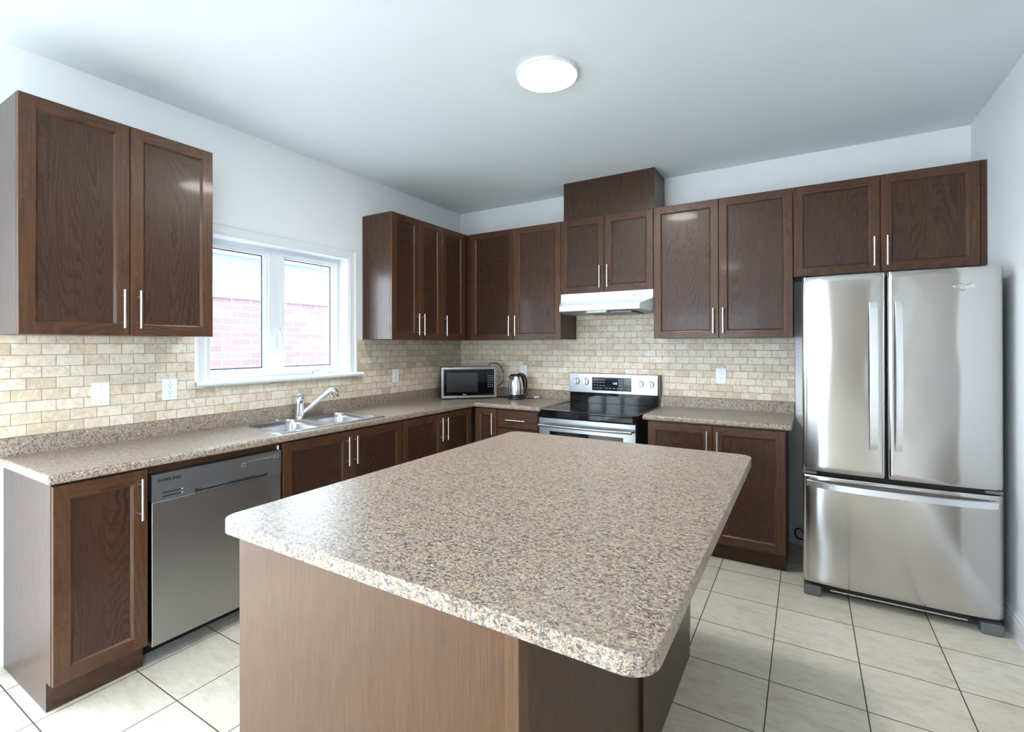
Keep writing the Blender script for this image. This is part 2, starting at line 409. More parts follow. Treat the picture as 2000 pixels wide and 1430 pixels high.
# sill with rounded nose
bm = BM(); ns = [(-.10, 1.199), (.045, 1.199)] + [(.045 + .015 * math.sin(a), 1.184 + .015 * math.cos(a)) for a in [PI * k / 8 for k in range(1, 8)]] + [(.045, 1.169), (.0005, 1.169), (.0005, 1.1955), (-.10, 1.1955)]
a = [bm.verts.new((x, -2.545, z)) for x, z in ns]; b = [bm.verts.new((x, -1.322, z)) for x, z in ns]
for k in range(len(ns)): bm.faces.new((a[k], b[k], b[(k + 1) % len(ns)], a[(k + 1) % len(ns)]))
bm.faces.new(list(reversed(a))); bm.faces.new(b)
for v in list(bm.verts):
    if v.co.x < .001: v.co.y = max(min(v.co.y, WIN[1] - .001), WIN[0] + .001)
obj('sill', bm, M_TRIM, w1, bevel=.002)
# jamb liner
bm = BM()
cells(bm, [WIN[0] - .002, WIN[0] + .008, WIN[1] - .008, WIN[1] + .002], [WIN[2], WIN[3] - .008, WIN[3] + .002], lambda u, v: not (WIN[0] + .008 < u < WIN[1] - .008 and v < WIN[3] - .008), -.10, .010, FX(0))
obj('jamb', bm, M_TRIM, w1)
XF = -.10
def rectframe(bm, u0, u1, v0, v1, t, w0, w1_, T, mi=0, ch=.0):
    cells(bm, [u0, u0 + t, u1 - t, u1], [v0, v0 + t, v1 - t, v1], lambda u, v: not (u0 + t < u < u1 - t and v0 + t < v < v1 - t), w0, w1_, T, mi)
bm = BM(); a0, a1 = WIN[0] + .008, WIN[1] - .008; b0, b1 = WIN[2] + .004, WIN[3] - .008
cells(bm, [a0, a0 + .022, -2.010, -1.925, a1 - .022, a1], [b0, b0 + .024, b1 - .024, b1],
      lambda u, v: not (b0 + .024 < v < b1 - .024 and (a0 + .022 < u < -2.010 or -1.925 < u < a1 - .022)), -.05, 0, FX(XF))
obj('window_frame', bm, M_TRIM, w1, bevel=.003)
for (u0, u1, nm, wz) in ((a0 + .020, -2.008, 'fixed_sash', -.008), (-1.927, a1 - .020, 'casement_sash', .010)):
    bm = BM(); v0, v1 = b0 + .022, b1 - .022
    rectframe(bm, u0, u1, v0, v1, .022, -.04, wz, FX(XF)); s_ = obj(nm, bm, M_TRIM, w1, bevel=.003)
    bm = BM(); rectframe(bm, u0 + .022, u1 - .022, v0 + .022, v1 - .022, .012, -.035, wz - .010, FX(XF)); obj('glazing_bead', bm, M_TRIM, s_, bevel=.002)
    bm = BM(); rectframe(bm, u0 + .033, u1 - .033, v0 + .033, v1 - .033, .0075, -.034, -.026, FX(XF)); obj('gasket', bm, M_GASK, s_)
    bm = BM(); quad(bm, [FX(XF)(u, v, -.030) for u, v in ((u0 + .03, v0 + .03), (u1 - .03, v0 + .03), (u1 - .03, v1 - .03), (u0 + .03, v1 - .03))]); obj('glass_pane', bm, M_GLASS, s_)
# lock lever on the mullion, crank at the bottom
bm = BM(); box(bm, -.012, .012, -.035, .035, 0, .008, T=lambda u, v, w: (XF + w, -1.945 + u, 1.50 + v))
tube(bm, [(XF + .008, -1.945, 1.50), (XF + .022, -1.945, 1.505), (XF + .026, -1.947, 1.46), (XF + .022, -1.947, 1.40)], [.009, .010, .010, .006], 10)
obj('lock_lever', bm, M_TRIM, w1, smooth=True)
bm = BM(); lathe(bm, [(.020, 0), (.018, .010), (.010, .016)], (XF + .012, -1.60, 1.212), 16, 'x')
box(bm, -.05, .05, -.010, .010, 0, .014, T=lambda u, v, w: (XF + .010 + w, -1.62 + u, 1.208 + v))
tube(bm, [(XF + .02, -1.60, 1.215), (XF + .035, -1.58, 1.222), (XF + .040, -1.52, 1.230), (XF + .036, -1.50, 1.234)], [.006, .007, .007, .008], 8)
obj('crank_handle', bm, M_TRIM, w1, smooth=True)

# patio door, unseen but implied by reflections; garden door added unseen for fridge glare
d1 = thing('door_1', (0, -4.97, 0), kind='structure')
casing(d1, FX(0), PAT[0], PAT[1], PAT[2], PAT[3], .076)
bm = BM(); cells(bm, [PAT[0], PAT[0] + .07, -5.53, -5.43, -4.50, -4.40, PAT[1] - .07, PAT[1]], [0, .09, 2.03, 2.1],
    lambda u, v: not (.09 < v < 2.03 and (PAT[0] + .07 < u < -5.53 or -5.43 < u < -4.50 or -4.40 < u < PAT[1] - .07)), -.11, -.04, FX(0)); obj('door_frame', bm, M_TRIM, d1, bevel=.004)
bm = BM(); quad(bm, [(-.08, PAT[0], .05), (-.08, PAT[1], .05), (-.08, PAT[1], 2.06), (-.08, PAT[0], 2.06)]); obj('glass_pane', bm, M_GLASS, d1)
d2 = thing('added_door', (1.4, NY, 0), kind='structure')
TN = lambda u, v, w: (u, NY + w, v)
casing(d2, TN, GD[0], GD[1], GD[2], GD[3], .076)
bm = BM(); rectframe(bm, GD[0], GD[1], 0.0, GD[3], .09, -.11, -.04, TN); obj('door_frame', bm, M_TRIM, d2, bevel=.004)
bm = BM(); quad(bm, [(GD[0], NY - .08, .05), (GD[1], NY - .08, .05), (GD[1], NY - .08, 2.06), (GD[0], NY - .08, 2.06)]); obj('glass_pane', bm, M_GLASS, d2)

w2 = thing('added_window', (WX, -4.8, .25), kind='structure')  # added out of view, brings daylight in from the right
TR = lambda u, v, w: (WX - w, u, v)
casing(w2, TR, SW[0], SW[1], SW[2], SW[3], .076)
bm = BM(); cells(bm, [SW[0], SW[0] + .06, -5.59, -5.51, SW[1] - .06, SW[1]], [SW[2], SW[2] + .06, SW[3] - .06, SW[3]],
    lambda u, v: not (SW[2] + .06 < v < SW[3] - .06 and (SW[0] + .06 < u < -5.59 or -5.51 < u < SW[1] - .06)), -.11, -.04, TR); obj('window_frame', bm, M_TRIM, w2, bevel=.004)
bm = BM(); quad(bm, [(WX + .08, SW[0], SW[2]), (WX + .08, SW[1], SW[2]), (WX + .08, SW[1], SW[3]), (WX + .08, SW[0], SW[3])]); obj('glass_pane', bm, M_GLASS, w2)
# outside
NX = -2.9
nb = thing('neighbour_house', (NX, -1.5, -.4), 'red brick house wall with white fascia seen through the window', 'house')
boxo('brick_wall', (NX - .2, NX, -1.25, 6, -.4, 1.98), M_NBRICK, nb)
boxo('fascia', (NX - .2, NX + .03, -1.25, 6, 1.98, 2.15), plain('white_fascia', (.9, .92, .93), .5), nb)
boxo('upper_siding', (NX - .2, NX, -1.25, 6, 2.15, 2.50), plain('pale_blue_siding', (.095, .135, .14), .6), nb)
boxo('upper_sun_block', (NX - .2, NX + .05, -1.25, 6, 2.50, 5.8), plain('white_upper_wall', (.9, .92, .93), .5), nb)  # white above the siding; unseen extra height added to block the sun
tag(boxo('ground', (-14, 12, -18, 8, -.5, -.4), plain('grey_bounce_ground', (.30, .31, .30), .9)), kind='structure')  # unseen ground put in to bounce daylight, grey set by ceiling brightness

# ------------------------------------------------------------------ tile backsplash
bs1 = obj('tile_backsplash', cells(BM(), [-3.42, -2.531, -1.352, 0], [1.0, 1.166, 1.453], lambda u, v: not (-2.531 < u < -1.352 and v > 1.166), 0, .007, FX(0)), M_TILE_L)
tag(bs1, 'beige travertine brick-pattern tiles on the wall under and beside the window', 'tile backsplash', 'travertine tile backsplash')
bs2 = obj('tile_backsplash', cells(BM(), [.007, 1.2285, 1.283, 2.0335, 2.041, 2.948], [.86, 1.0, 1.453, 1.70], lambda u, v: (v > 1.0 and v < 1.453) or (1.2285 < u < 2.0335 and v < 1.0) or (1.283 < u < 2.041 and v > 1.453), 0, .007, FY(0)), M_TILE_B)
tag(bs2, 'beige travertine brick-pattern tiles on the wall behind the range and kettle', 'tile backsplash', 'travertine tile backsplash')

# ------------------------------------------------------------------ cabinet parts
DT = .02
def bar_handle(T, u, v, L=.176, vertical=True, parent=None, w0=DT, label=None):
    """round bar pull on two posts"""
    bm = BM()
    P = (lambda a, w: T(u, v + a, w)) if vertical else (lambda a, w: T(u + a, v, w))
    tube(bm, [P(-L / 2, w0 + .03), P(L / 2, w0 + .03)], .0055, 12)
    for s in (-.062, .062): tube(bm, [P(s, w0), P(s, w0 + .03)], .004, 8)
    return obj('handle', bm, M_HANDLE, parent, smooth=True)
def door(parent, T, u0, u1, v0, v1, handle=None, st_w=.050, name='door'):
    bm = BM(); t = DT; c = .002; s = st_w; q = s + .011; wp = .011
    def R(d, w): return [T(u0 + d, v0 + d, w), T(u1 - d, v0 + d, w), T(u1 - d, v1 - d, w), T(u0 + d, v1 - d, w)]
    def ring(a, b, mis=(1, 0, 1, 0)):
        for k in range(4): quad(bm, [a[k], a[(k + 1) % 4], b[(k + 1) % 4], b[k]], mis[k])
    ring(R(0, 0), R(0, t - c)); ring(R(0, t - c), R(c, t)); quad(bm, list(reversed(R(0, 0))), 0)
    for (a, b, mi) in (((u0 + c, u0 + s), (v0 + c, v1 - c), 0), ((u1 - s, u1 - c), (v0 + c, v1 - c), 0), ((u0 + s, u1 - s), (v0 + c, v0 + s), 1), ((u0 + s, u1 - s), (v1 - s, v1 - c), 1)):
        quad(bm, [T(a[0], b[0], t), T(a[1], b[0], t), T(a[1], b[1], t), T(a[0], b[1], t)], mi)
    ring(R(s, t), R(s + .003, t - .001)); ring(R(s + .003, t - .001), R(q, wp)); quad(bm, R(q, wp), 2)
    d = obj(name, bm, [M_STILE, M_RAIL, M_PANEL], parent)
    if handle:
        side, vert = handle
        hu = {'l': u0 + .030, 'r': u1 - .030}[side]; hv = {'lo': v0 + .122, 'hi': v1 - .118}[vert]
        bar_handle(T, hu, hv, parent=d)
    return d
def drawer(parent, T, u0, u1, v0, v1):
    bm = BM(); t = DT
    def R(d, w): return [T(u0 + d, v0 + d, w), T(u1 - d, v0 + d, w), T(u1 - d, v1 - d, w), T(u0 + d, v1 - d, w)]
    for a, b in ((R(0, 0), R(0, t - .004)), (R(0, t - .004), R(.004, t))):
        for k in range(4): quad(bm, [a[k], a[(k + 1) % 4], b[(k + 1) % 4], b[k]])
    quad(bm, R(.004, t)); quad(bm, list(reversed(R(0, 0))))
    d = obj('drawer', bm, [M_RAIL], parent)
    bar_handle(T, (u0 + u1) / 2, (v0 + v1) / 2, vertical=False, parent=d); return d
G = .0017
# --- wall cabinets on the left wall
ZB, ZT = 1.4533, 2.4300
def wallcab_x(y0, y1, label, doors, ends=(), cat='wall cabinet', z0=ZB, z1=ZT, xd=.305):
    r = thing('wall_cabinet', (0.008, (y0 + y1) / 2, z0), label, cat, 'dark oak wall cabinets')
    boxo('body', (.008, xd - .001, y0 + .001, y1 - .001, z0 + .002, z1), M_SIDE, r, bevel=.001, seg=1)
    for (a, b, h) in doors: door(r, FX(xd), a + G, b - G, z0, z1 - .001, h)
    return r
c = wallcab_x(-3.343, -2.592, 'dark oak double-door wall cabinet left of the window', [(-3.343, -2.963, ('r', 'lo')), (-2.963, -2.592, ('l', 'lo'))])
c = wallcab_x(-1.290, -.690, 'dark oak double-door wall cabinet right of the window', [(-1.290, -.980, ('r', 'lo')), (-.980, -.690, ('l', 'lo'))])
c = wallcab_x(-.690, -.008, 'narrow single-door dark oak wall cabinet in the corner above the microwave', [(-.690, -.362, ('l', 'lo'))])
boxo('filler_strip', (.305, .323, -.360, -.326, ZB, ZT - .001), M_KICK, c)
# --- wall cabinets on the back wall
def wallcab_y(x0, x1, label, doors, z0=ZB, z1=ZT, yd=.305):
    r = thing('wall_cabinet', ((x0 + x1) / 2, -.008, z0), label, 'wall cabinet', 'dark oak wall cabinets')
    boxo('body', (x0 + .001, x1 - .001, -yd + .001, -.008, z0 + .002, z1), M_SIDE, r, bevel=.001, seg=1)
    for (a, b, h) in doors: door(r, FY(-yd), a + G, b - G, z0, z1 - .001, h)
    return r
c = wallcab_y(.307, 1.2815, 'dark oak double-door wall cabinet left of the range hood above the kettle', [(.362, .8225, ('r', 'lo')), (.8225, 1.2815, ('l', 'lo'))])
boxo('filler_strip', (.326, .360, -.323, -.305, ZB, ZT - .001), M_KICK, c)
c = wallcab_y(1.2815, 2.0435, 'short dark oak double-door wall cabinet directly above the white range hood', [(1.2815, 1.6585, ('r', 'lo')), (1.6585, 2.0435, ('l', 'lo'))], z0=1.826)
c = wallcab_y(2.0435, 2.9475, 'tall dark oak double-door wall cabinet between range hood and fridge', [(2.0435, 2.4955, ('r', 'lo')), (2.4955, 2.9475, ('l', 'lo'))])
c = wallcab_y(2.9475, 3.8755, 'short dark oak double-door wall cabinet above the fridge', [(2.9475, 3.403, ('r', 'lo')), (3.403, 3.850, ('l', 'lo'))], z0=1.846)
boxo('filler_strip', (3.852, 3.8755, -.318, -.305, 1.848, ZT), M_KICK, c)
t = boxo('duct_cover', (1.300, 2.048, -.303, -.002, ZT + .001, H - .001), M_SIDE, bevel=.001, seg=1, base=(1.67, -.15, ZT))
tag(t, 'dark wood duct box on top of the cabinet over the hood, reaching the ceiling', 'duct cover')

# --- base cabinets
FBX = .571; KX = .524; CT = .920; CU = .882
def basecab(name, label, axis, u0, u1, doors, drawers=(), side_lo=False, side_hi=False, cat='base cabinet', hollow=False):
    T = FX(FBX) if axis == 'x' else FY(-FBX)
    r = thing(name, T((u0 + u1) / 2, 0, -FBX + .01), label, cat, 'dark oak base cabinets')
    bm = BM()
    la, lb = u0 + (.0185 if side_lo else .0005), u1 - (.0185 if side_hi else .0005)
    if hollow:
        box(bm, la, la + .016, .105, CU - .004, -FBX + .012, -.002, T=T); box(bm, lb - .016, lb, .105, CU - .004, -FBX + .012, -.002, T=T)
        box(bm, la + .016, lb - .016, .105, .120, -FBX + .012, -.002, T=T); box(bm, la + .016, lb - .016, .120, CU - .004, -.010, -.002, T=T)
    else: box(bm, la, lb, .105, CU - .004, -FBX + .012, -.002, T=T)
    box(bm, u0 + .0005 + (.018 if side_lo else 0), u1 - .0005 - (.018 if side_hi else 0), 0, .105, -FBX + .012, KX - FBX - .016, T=T)
    obj('body', bm, M_SIDE, r)
    boxo_T = BM(); box(boxo_T, la, lb, 0, .104, KX - FBX - .016, KX - FBX, T=T); obj('toe_kick', boxo_T, M_KICK, r)
    for fl, (a, b) in ((side_lo, (u0, u0 + .018)), (side_hi, (u1 - .018, u1))):
        if fl:
            bm = BM(); prism(bm, [(0.012 - FBX, 0), (KX - FBX, 0), (KX - FBX, .116), (0.0, .116), (0, CU - .002), (0.012 - FBX, CU - .002)], a - (.0005 if fl else 0), b, T=lambda w, v, u: T(u, v, w))
            bmesh.ops.recalc_face_normals(bm, faces=bm.faces)
            obj('side_panel', bm, M_SIDE, r)
    for d in doors: door(r, T, d[0] + G, d[1] - G, d[2] if len(d) > 3 else .117, .873, d[-1])
    for d in drawers: drawer(r, T, d[0] + G, d[1] - G, d[2], d[3])
    return r
basecab('base_cabinet', 'dark oak single-door base cabinet at the left end of the counter', 'x', -3.312, -2.994, [(-3.3125, -3.000, ('r', 'hi'))], side_lo=True)
basecab('base_cabinet', 'dark oak double-door base cabinet under the sink, right of the dishwasher', 'x', -2.371, -1.452, [(-2.368, -1.911, ('r', 'hi')), (-1.911, -1.454, ('l', 'hi'))], hollow=True)
c = basecab('base_cabinet', 'dark oak double-door base cabinet between sink and corner', 'x', -1.451, -.595, [(-1.450, -1.011, ('r', 'hi')), (-1.011, -.625, ('l', 'hi'))])
c = basecab('base_cabinet', 'narrow dark oak base cabinet with one door beside the inner corner, facing the island', 'y', .595, .820, [(.600, .818, ('r', 'hi'))])
basecab('base_cabinet', 'dark oak drawer cabinet left of the range', 'y', .8205, 1.208, [], [(.8215, 1.2065, .728, .868), (.8215, 1.2065, .425, .721), (.8215, 1.2065, .118, .418)], side_hi=False)
basecab('base_cabinet', 'dark oak double-door base cabinet between range and fridge', 'y', 2.070, 2.912, [(2.072, 2.493, ('r', 'hi')), (2.493, 2.912, ('l', 'hi'))], side_hi=True)

# ------------------------------------------------------------------ countertops
CD = .600
SK = (.050, .560, -2.350, -1.580)
cr = thing('countertop', (.3, -1.6, CU), 'L-shaped brown speckled laminate countertop under the window, holding sink, microwave and kettle', 'countertop', 'brown speckled laminate countertops')
bm = BM()
cells(bm, [.003, SK[0] + .012, SK[1] - .012, CD, 1.228], [-3.330, SK[2] + .012, SK[3] - .012, -CD, -.003],
      lambda x, y: (x < CD or y > -CD) and not (SK[0] + .012 < x < SK[1] - .012 and SK[2] + .012 < y < SK[3] - .012), CU, CT, lambda x, y, z: (x, y, z))
top = obj('worktop', bm, M_GRAN, cr, bevel=.013, seg=4)
bm = BM(); cells(bm, [.001, .021, 1.228], [-3.330, -.021, -.001], lambda x, y: x < .021 or y > -.021, CT - .004, .9995, lambda x, y, z: (x, y, z))
obj('splash_lip', bm, M_GRAN, cr, bevel=.004, seg=2)
boxo('front_rail', (.50, .566, -2.993, -2.372, .850, CU), M_KICK, cr)
cr2 = thing('countertop', (2.5, -.3, CU), 'short straight brown speckled laminate countertop between range and fridge', 'countertop', 'brown speckled laminate countertops')
obj('worktop', box(BM(), 2.034, 2.948, -CD, -.003, CU, CT), M_GRAN, cr2, bevel=.013, seg=4)
obj('splash_lip', box(BM(), 2.041, 2.948, -.021, -.001, CT - .004, .9995), M_GRAN, cr2, bevel=.004, seg=2)

# ------------------------------------------------------------------ sink and tap
sk = thing('kitchen_sink', (.3, -1.965, CT), 'stainless double-bowl drop-in sink under the window', 'sink')
bm = BM(); loops = []
bowls = [(.125, .530, -2.318, -1.985), (.125, .530, -1.945, -1.612)]
zr = CT + .004
ol = rrect(*SK, .03, 5); loops.append(ol)
for b in bowls: loops.append(rrect(*b, .055, 7))
edges = []
for lp in loops:
    vv = [bm.verts.new((x, y, zr)) for x, y in lp]
    edges += [bm.edges.new((vv[k], vv[(k + 1) % len(vv)])) for k in range(len(vv))]
bmesh.ops.triangle_fill(bm, edges=edges, use_beauty=True, use_dissolve=False)
a = [bm.verts.new((x, y, zr)) for x, y in ol]; b = [bm.verts.new((x, y, CT + .0003)) for x, y in rrect(SK[0] - .004, SK[1] + .004, SK[2] - .004, SK[3] + .004, .032, 5)]
for k in range(len(a)): bm.faces.new((b[k], b[(k + 1) % len(a)], a[(k + 1) % len(a)], a[k]))
obj('rim', bm, M_SINK, sk)
for b in bowls:
    bm = BM(); prev = None
    for d, z, r in ((0, zr, .055), (.003, zr - .006, .054), (.008, CT - .03, .052), (.014, CT - .145, .048), (.03, CT - .165, .04), (.06, CT - .170, .03)):
        ring = [bm.verts.new((x, y, z)) for x, y in rrect(b[0] + d, b[1] - d, b[2] + d, b[3] - d, r, 7)]
        if prev:
            for k in range(len(ring)): bm.faces.new((prev[k], prev[(k + 1) % len(ring)], ring[(k + 1) % len(ring)], ring[k]))
        prev = ring
    bm.faces.new(prev); bmesh.ops.reverse_faces(bm, faces=bm.faces)
    bo = obj('bowl', bm, M_SINK, sk, smooth='all')
    cx, cy = (b[0] + b[1]) / 2, (b[2] + b[3]) / 2
    obj('drain', lathe(BM(), [(.042, 0), (.040, .003), (.028, .003), (.024, .0005)], (cx, cy, CT - .170), 24), M_CHROME, bo, smooth=True)
fc = thing('kitchen_faucet', (.082, -1.905, CT + .004), 'chrome single-lever pull-out faucet leaning towards the right bowl', 'faucet')
fx, fy, fz = .082, -1.905, CT + .0042
obj('base', lathe(BM(), [(.030, 0), (.029, .006), (.025, .010)], (fx, fy, fz), 28), M_CHROME, fc, smooth=True)
obj('valve_body', lathe(BM(), [(.0275, .0095), (.0265, .04), (.027, .085), (.029, .108), (.0285, .126), (.022, .140), (.010, .147)], (fx, fy, fz), 28), M_CHROME, fc, smooth=True)
bm = BM(); tube(bm, [(fx + .010, fy + .010, fz + .132), (fx + .004, fy - .005, fz + .146), (fx - .004, fy - .030, fz + .150), (fx - .010, fy - .052, fz + .153)], [.018, .019, .012, .006], 14)
obj('lever', bm, M_CHROME, fc, smooth=True)
e = Vector((.175, -1.735, 1.088)); s0 = Vector((fx + .012, fy + .018, fz + .03)); dd = (e - s0)
bm = BM(); tube(bm, [s0, s0 + dd * .10, s0 + dd * .5, s0 + dd * .9, e], [.014, .0155, .0165, .0185, .0195], 18)
sp = obj('spout', bm, M_CHROME, fc, smooth=True)
bm = BM(); tube(bm, smooth_path([e - dd.normalized() * .012, e + Vector((.012, .012, .004)), e + Vector((.024, .028, -.012)), e + Vector((.028, .034, -.042))], 5), [.0195 + .0025 * math.sin(PI * k / 15) for k in range(16)], 18)
obj('spray_head', bm, M_CHROME, sp, smooth=True)
t = obj('sink_hole_cover', lathe(BM(), [(.021, 0), (.020, .004), (.012, .006)], (.082, -2.065, CT + .0042), 20), M_CHROME, smooth=True)
t.location = (0, 0, 0); tag(t, 'small round chrome cap on the sink rim left of the faucet', 'sink cap')

# ------------------------------------------------------------------ dishwasher
dw = thing('dishwasher', (.3, -2.684, 0), 'stainless steel dishwasher under the counter between end cabinet and sink', 'dishwasher')
T = FX(.565); y0, y1 = -2.986, -2.378
boxo('tub_body', (.03, .548, y0 + .006, y1 - .004, .10, .846), M_DARK, dw)
boxo('toe_kick', (.42, .44, y0 + .004, y1 - .004, .002, .10), M_BLACK, dw)
bm = BM(); box(bm, y0, y1, .095, .722, -.016, .022, T=T); dd_ = obj('door', bm, M_DWSTEEL, dw, bevel=.004, seg=2)
# control band with recessed pocket
P0, P1 = y0 + .175, y1 - .075
bm = BM(); box(bm, y0, y1, .742, .842, -.016, .023, T=T)
box(bm, y0, P0, .7225, .742, -.016, .023, T=T); box(bm, P1, y1, .7225, .742, -.016, .023, T=T); box(bm, P0, P1, .7225, .742, -.016, -.004, T=T)
band = obj('control_panel', bm, M_DWBAND, dw)
bm = BM(); pts = []
n = 14
for k in range(n):      # curved scoop above the door lip
    a0 = k / n; a1 = (k + 1) / n
    for (aa, ab) in ((a0, a1),):
        ua, ub = P0 + (P1 - P0) * aa, P0 + (P1 - P0) * ab
        h = lambda s: .743 + .016 * min(1, 8 * min(s, 1 - s))
        quad(bm, [T(ua, .7225, .0005), T(ub, .7225, .0005), T(ub, h(ab), .0236), T(ua, h(aa), .0236)])
obj('handle_pocket', bm, M_DWBAND, band)
bm = BM(); box(bm, P0 - .004, P1 + .004, .718, .7235, .020, .0245, T=T); obj('pull_lip', bm, M_RSTEEL, band, bevel=.001)
bm = BM()
for v in (.737, .754): box(bm, y0 + .040, y0 + .115, v, v + .0055, .0225, .0236, T=T)
obj('vent_slots', bm, M_DARK, band)
bm = BM()
for v in (.740, .757): lathe(bm, [(.0026, 0), (.002, .001)], T(y0 + .121, v, .0232), 10, 'x')
obj('vent_pins', bm, M_WPRINT, band)
TT = lambda u, v, w: T(y0 + .070 + u, .808 + v, .0236 + w)
obj('logo_lettering', text_bm('SAMSUNG', .017, TT, .0004, 1.2, bold=.0007), M_DARK, band)
bm = BM()
for (u, v) in ((y1 - .215, .798), (y1 - .040, .810)): rectframe(bm, u, u + .022, v - .004, v + .014, .0012, .0232, .0238, T)
for k in range(8): box(bm, y1 - .180 + k * .016, y1 - .170 + k * .016, .815, .8168, .0232, .0238, T=T)
for k in range(7): lathe(bm, [(.0013, 0), (.001, .0004)], T(y1 - .175 + k * .018, .797, .0234), 8, 'x')
obj('control_legends', bm, M_LEGEND, band)
bm = BM(); box(bm, y1 - .012, y1 - .006, .845, .866, .004, .012, T=T); obj('mounting_bracket', bm, M_WHITE, dw)

# ------------------------------------------------------------------ range
rg = thing('kitchen_range', (1.632, -.35, 0), 'stainless and black electric range with glass cooktop', 'range')
X0, X1 = 1.250, 2.014
TY = FY(-.655)
boxo('body', (X0 + .002, X1 - .002, -.625, -.045, .03, .895), M_BLKMAT, rg, bevel=.002, seg=1)
bm = BM(); prism(bm, [(X0, -.050), (X0, -.640), (X0 + .015, -.662), (X1 - .015, -.662), (X1, -.640), (X1, -.050)][::-1], .896, .912); bmesh.ops.recalc_face_normals(bm, faces=bm.faces)
ck = obj('cooktop', bm, M_BLKGLASS, rg, bevel=.003)
bm = BM()
for (x, y, r) in ((1.44, -.50, .105), (1.83, -.50, .085), (1.44, -.22, .075), (1.83, -.22, .105)):
    bm = BM()
    for k in range(40):
        a = 2 * PI * k / 40; b = 2 * PI * (k + 1) / 40
        quad(bm, [(x + r * math.cos(a), y + r * math.sin(a), .9123), (x + r * math.cos(b), y + r * math.sin(b), .9123), (x + (r - .002) * math.cos(b), y + (r - .002) * math.sin(b), .9123), (x + (r - .002) * math.cos(a), y + (r - .002) * math.sin(a), .9123)][::-1])
    obj('burner_ring', bm, M_RING, ck)

for x in (X0 + .001, X1 - .001):
    bm = BM(); tube(bm, [(x, -.06, .913), (x, -.63, .913)], .0022, 6); obj('edge_trim', bm, M_RSTEEL, ck)
bm = BM(); box(bm, X0 + .001, X1 - .001, .856, .897, -.025, .002, T=TY); obj('front_apron', bm, M_BLKGLASS, rg, bevel=.006, seg=3)
bm = BM(); cells(bm, [X0 + .004, X0 + .095, X1 - .095, X1 - .004], [.225, .36, .752, .851], lambda u, v: not (X0 + .095 < u < X1 - .095 and .36 < v < .752), -.025, .010, TY)
od = obj('oven_door', bm, M_RSTEEL, rg, bevel=.003)
bm = BM(); box(bm, X0 + .094, X1 - .094, .359, .753, -.02, .0075, T=TY); obj('oven_window', bm, M_BLKGLASS, od)
bm = BM(); hz = .800
tube(bm, [TY(X0 + .022, hz, .045)] + [TY(X0 + .022 + (X1 - X0 - .044) * k / 10, hz, .047 + .012 * math.sin(PI * k / 10)) for k in range(1, 10)] + [TY(X1 - .022, hz, .045)], .0125, 14)
for x in (X0 + .032, X1 - .032): tube(bm, [TY(x, hz, .008), TY(x, hz, .045)], .010, 10)
obj('oven_handle', bm, M_RSTEEL, od, smooth=True)
bm = BM(); box(bm, X0 + .004, X1 - .004, .05, .215, -.02, .010, T=TY); obj('storage_drawer', bm, M_RSTEEL, rg, bevel=.003)
# back guard
bm = BM(); box(bm, X0, X1, .912, 1.000, -.62, -.585, T=TY); obj('riser', bm, M_BLKGLASS, rg, bevel=.002)
TB = FY(-.068)
bm = BM(); box(bm, X0 - .002, X1 + .010, .995, 1.163, -.060, -.012, T=TB); bk = obj('backguard_housing', bm, M_GREY, rg, bevel=.004)
bm = BM(); box(bm, X0 - .006, X1 - .004, .998, 1.164, -.012, .004, T=TB); bp_ = obj('control_panel', bm, M_RSTEEL, rg, bevel=.004, seg=3)
bm = BM(); box(bm, 1.455, 1.795, 1.022, 1.134, .004, .0052, T=TB); dp = obj('display_glass', bm, M_BLKGLASS, bp_)
for kx, kz in ((1.314, 1.096), (1.398, 1.093), (1.868, 1.090), (1.953, 1.088)):
    bm = BM(); lathe(bm, [(.0285, 0), (.0285, -.002)], TB(kx, kz, .004), 28, 'y'); kb = obj('knob', bm, M_GREY, bp_)
    bm = BM(); lathe(bm, [(.026, 0), (.0255, -.010), (.0235, -.013)], TB(kx, kz, .006), 28, 'y'); obj('knob_cap', bm, M_CHROME, kb, smooth=True)
    bm = BM(); box(bm, kx - .0045, kx + .0045, kz - .026, kz + .026, .012, .027, T=TB); obj('knob_grip', bm, M_RSTEEL, kb, bevel=.002)
    bm = BM()
    for k in range(11):
        a = -PI * .75 + 1.5 * PI * k / 10
        q = TB(kx + .036 * math.sin(a), kz + .036 * math.cos(a), .0042); lathe(bm, [(.0013, 0), (.0013, -.0004)], q, 6, 'y')
    box(bm, kx - .007, kx + .007, kz + .044, kz + .047, .0035, .0046, T=TB)
    obj('dial_marks', bm, M_INK, bp_)
for row in range(4):
    bm = BM()
    for cidx in range(4):
        if row == 3 and cidx > 2: continue
        u = 1.470 + cidx * .026; v = 1.112 - row * .024; box(bm, u, u + .017, v, v + .0035, .0052, .0055, T=TB)
    obj('mode_legends', bm, M_LEGEND, dp)
bm = BM()
for row in range(3):
    for cidx in range(3): u = 1.690 + cidx * .022; v = 1.112 - row * .022; box(bm, u, u + .005, v, v + .006, .0052, .0055, T=TB)
obj('number_legends', bm, M_LEGEND, dp); bm = BM()
for u in (1.575, 1.605, 1.640, 1.672, 1.70): box(bm, u, u + .018, 1.042, 1.046, .0052, .0055, T=TB)
obj('timer_legends', bm, M_LEGEND, dp)
for v in (1.110, 1.078, 1.046): bm = BM(); rectframe(bm, 1.758, 1.780, v - .004, v + .008, .001, .0052, .0055, TB); obj('start_key', bm, M_LEGEND, dp)
obj('clock_digits', text_bm('1:18', .022, lambda u, v, w: TB(1.655 + u, 1.078 + v, .0056 + w), .0002), M_BLUE, dp)
obj('brand_lettering', text_bm('SAMSUNG', .010, lambda u, v, w: TB(1.625 + u, 1.004 + v, .0042 + w), .0002), M_GREY, bp_)

